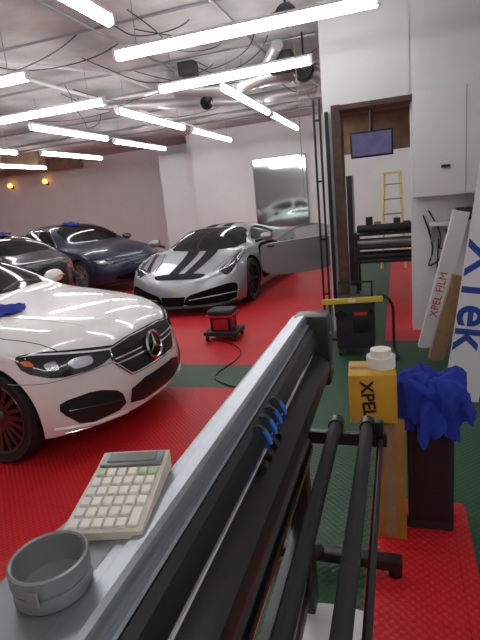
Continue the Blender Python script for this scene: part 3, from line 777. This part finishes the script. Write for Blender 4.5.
plank('leaning_cardboard_carton', (.24, 4.62, .005), .13, .80, 15, 0, .10, 'card', 3)
plank('leaning_cardboard_carton', (.42, 4.45, .005), .13, 1.3, 11, 0, .10, 'board', 3)

# wall cabinet and shelf
b = MB()
b.box((.62, 5.44, 1.94), (.94, .30, .98), 'cabinet', b=.004)
b.box((.62, 5.287, 1.94), (.006, .004, .96), 'alud'); b.cyl((.40, 5.27, 1.72), (.48, 5.27, 1.72), .014, 'black', n=10); b.cyl((.44, 5.29, 1.72), (.44, 5.262, 1.72), .01, 'black')
b.obj('wall_cabinet', smooth=20)
b = MB()
b.box((.70, 5.44, 1.17), (.80, .30, .03), 'cabinet'); b.box((.34, 5.55, 1.07), (.03, .08, .18), 'alud'); b.box((1.0, 5.55, 1.07), (.03, .08, .18), 'alud'); b.obj('wall_shelf', smooth=0)
b = MB()
b.box((.62, 5.42, 1.25), (.15, .18, .12), 'black', b=.01); b.box((.76, 5.42, 1.29), (.10, .15, .2), 'blackm', b=.008); b.box((.62, 5.328, 1.26), (.08, .004, .03), 'screen')
b.obj('network_router')
b = MB()
b.tube(sag((.30, 5.57, 1.3), (.62, 5.5, 1.2), .35), .008, 'black', n=6); b.tube(sag((.25, 5.57, 1.25), (.45, 5.57, 1.1), .45), .01, 'black', n=6); b.tube([(.40, 5.58, 1.0), (.38, 5.58, .6), (.42, 5.58, .2)], .008, 'black', n=6)
b.obj('wall_cables')

# storage area contents
b = MB()
b.box((-.29, 6.5, 2.10), (.50, .05, .30), 'black', R=Matrix.Rotation(math.radians(10), 3, 'X'), b=.006)
b.box((-.29, 6.47, 2.10), (.46, .012, .26), 'screen', R=Matrix.Rotation(math.radians(10), 3, 'X')); b.cyl((-.29, 6.53, 2.12), (-.29, 6.53, CZ), .018, 'black')
b.obj('monitor')
b = MB()
for z in (.52, .72, .92): b.box((-.15, 7.7, z), (.95, .55, .03), 'black')
for x in (-.6, .3):
    for y in (7.45, 7.95): b.box((x, y, .48), (.04, .04, .96), 'black')
for i, z in enumerate((.60, .80, 1.0)):
    for y in (7.5, 7.65): b.cyl((-.58, y, z), (.28, y, z), .05, ('blackm', 'alud', 'blackm')[i], n=16)
for x, k, h in ((-.42, 'black', .22), (-.3, 'card', .14), (-.18, 'board', .12), (-.02, 'black', .18), (.12, 'blackm', .12), (.22, 'redpl', .1)):
    b.box((x, 7.82, .935+h/2), (.10, .12, h), k, b=.006)
b.obj('film_storage_rack', smooth=30)
b = MB()
for s in (-1, 1):
    b.tube([(-.10+s*.22, 10.0, 0), (-.10+s*.15, 10.5, 1.8)], .028, 'ladder', n=8)
    b.tube([(-.10+s*.22, 11.0, 0), (-.10+s*.15, 10.52, 1.8)], .020, 'ladder', n=8)
for i in range(6):
    t = (i+.7)/6.4; b.box((-.10, 10.0+.5*t, 1.8*t), (.44-.14*t, .08, .025), 'alud')
b.box((-.10, 10.5, 1.82), (.36, .16, .04), 'ladder'); b.obj('step_ladder')
b = MB(); b.box((-.75, 8.6, .9), (.09, .35, 1.8), 'black'); b.obj('folded_table', smooth=0)

# black equipment by the post
b = MB()
b.box((-.42, 4.85, .30), (.36, .32, .46), 'blackm', b=.02)
b.box((-.42, 4.84, .55), (.30, .26, .04), 'black', b=.015)
b.cyl((-.55, 4.68, .42), (-.55, 4.66, .42), .05, 'rimdark', n=20)
b.box((-.36, 4.683, .33), (.16, .01, .18), 'black', b=.003); b.box((-.36, 4.677, .43), (.12, .004, .03), 'redink')
for x in (-.57, -.27):
    for y in (4.72, 4.98): b.cyl((x-.015, y, .035), (x+.015, y, .035), .035, 'rubber', n=14)
    b.box((x, 4.85, .06), (.02, .3, .04), 'black')
b.tube([(-.58, 4.90, .5), (-.58, 4.90, .70), (-.26, 4.90, .70), (-.26, 4.90, .5)], .012, 'black')
b.tube([(-.26, 4.72, .45)]+[(-.16+.10*math.cos(t), 4.68, .44+.16*math.sin(t)) for t in [math.pi*(1-i/12) for i in range(13)]]+[(-.06, 4.68, .10), (-.02, 4.6, .013), (-.2, 4.4, .013)], .014, 'black')
b.box((-.43, 4.62, .575), (.56, .03, .05), 'yellow2', R=Matrix.Rotation(math.radians(-2), 3, 'Y'), b=.004); b.box((-.43, 4.604, .575), (.07, .004, .03), 'paper')
b.cyl((-.55, 4.66, .56), (-.55, 4.84, .56), .008, 'black'); b.cyl((-.31, 4.66, .56), (-.31, 4.84, .56), .008, 'black')
b.obj('wheeled_steam_cleaner')
b = MB()
for x in (-.80, -.74): b.cyl((x, 5.35, .02), (x, 5.35, 2.5), .012, 'black')
b.box((-.77, 5.35, .012), (.24, .3, .024), 'black')
for z in (.5, 1.1, 1.7, 2.3): b.box((-.77, 5.35, z), (.07, .02, .02), 'black')
b.obj('clamp_stand')

# rolling stool
b = MB()
c0 = Vector((-2.02, 5.36, 0))
b.box(c0+Vector((0, 0, .09)), (.42, .36, .05), 'blackm', b=.02)
for sx in (-1, 1):
    for sy in (-1, 1):
        b.cyl(c0+Vector((sx*.17-.012, sy*.15, .032)), c0+Vector((sx*.17+.012, sy*.15, .032)), .032, 'rubber', n=14)
        b.box(c0+Vector((sx*.11, sy*.10, .20)), (.03, .03, .20), 'black')
b.box(c0+Vector((0, 0, .19)), (.24, .22, .13), 'redpl', b=.01)
b.box(c0+Vector((0, 0, .29)), (.33, .29, .03), 'redpl', b=.01)
b.box(c0+Vector((0, 0, .335)), (.31, .27, .06), 'blackm', b=.025)
b.obj('rolling_stool')
b = MB()
pts = []
for i in range(60):
    t = i/59
    pts.append((-2.02+t*.95+.18*math.sin(t*8), 5.1-t*1.7+.12*math.cos(t*6), .008))
b.tube(pts, .006, 'black', n=6); b.obj('floor_cable')

# ------------------------------------------------------------ world, camera
w = bpy.data.worlds.new('world'); scn.world = w; w.use_nodes = True
w.node_tree.nodes['Background'].inputs[0].default_value = (.85, .92, 1, 1)
w.node_tree.nodes['Background'].inputs[1].default_value = .9
p, r, yaw = .24, .10, .3257
Xh = Vector((math.cos(yaw), math.sin(yaw), 0)); Yh = Vector((-math.sin(yaw), math.cos(yaw), 0)); Z = Vector((0, 0, 1))
fwd = Yh*math.cos(p)-Z*math.sin(p); dn = -Yh*math.sin(p)-Z*math.cos(p)
cx = Xh*math.cos(r)+dn*math.sin(r); cy = -(-Xh*math.sin(r)+dn*math.cos(r)); cz = -fwd
cam = bpy.data.cameras.new('camera'); co = bpy.data.objects.new('camera', cam); col.objects.link(co)
co.matrix_world = Matrix(((cx.x, cy.x, cz.x, 0), (cx.y, cy.y, cz.y, 0), (cx.z, cy.z, cz.z, 1.6), (0, 0, 0, 1)))
cam.sensor_fit = 'VERTICAL'; cam.sensor_height = 24; cam.lens = 24*490/640; cam.clip_start = .02
scn.camera = co
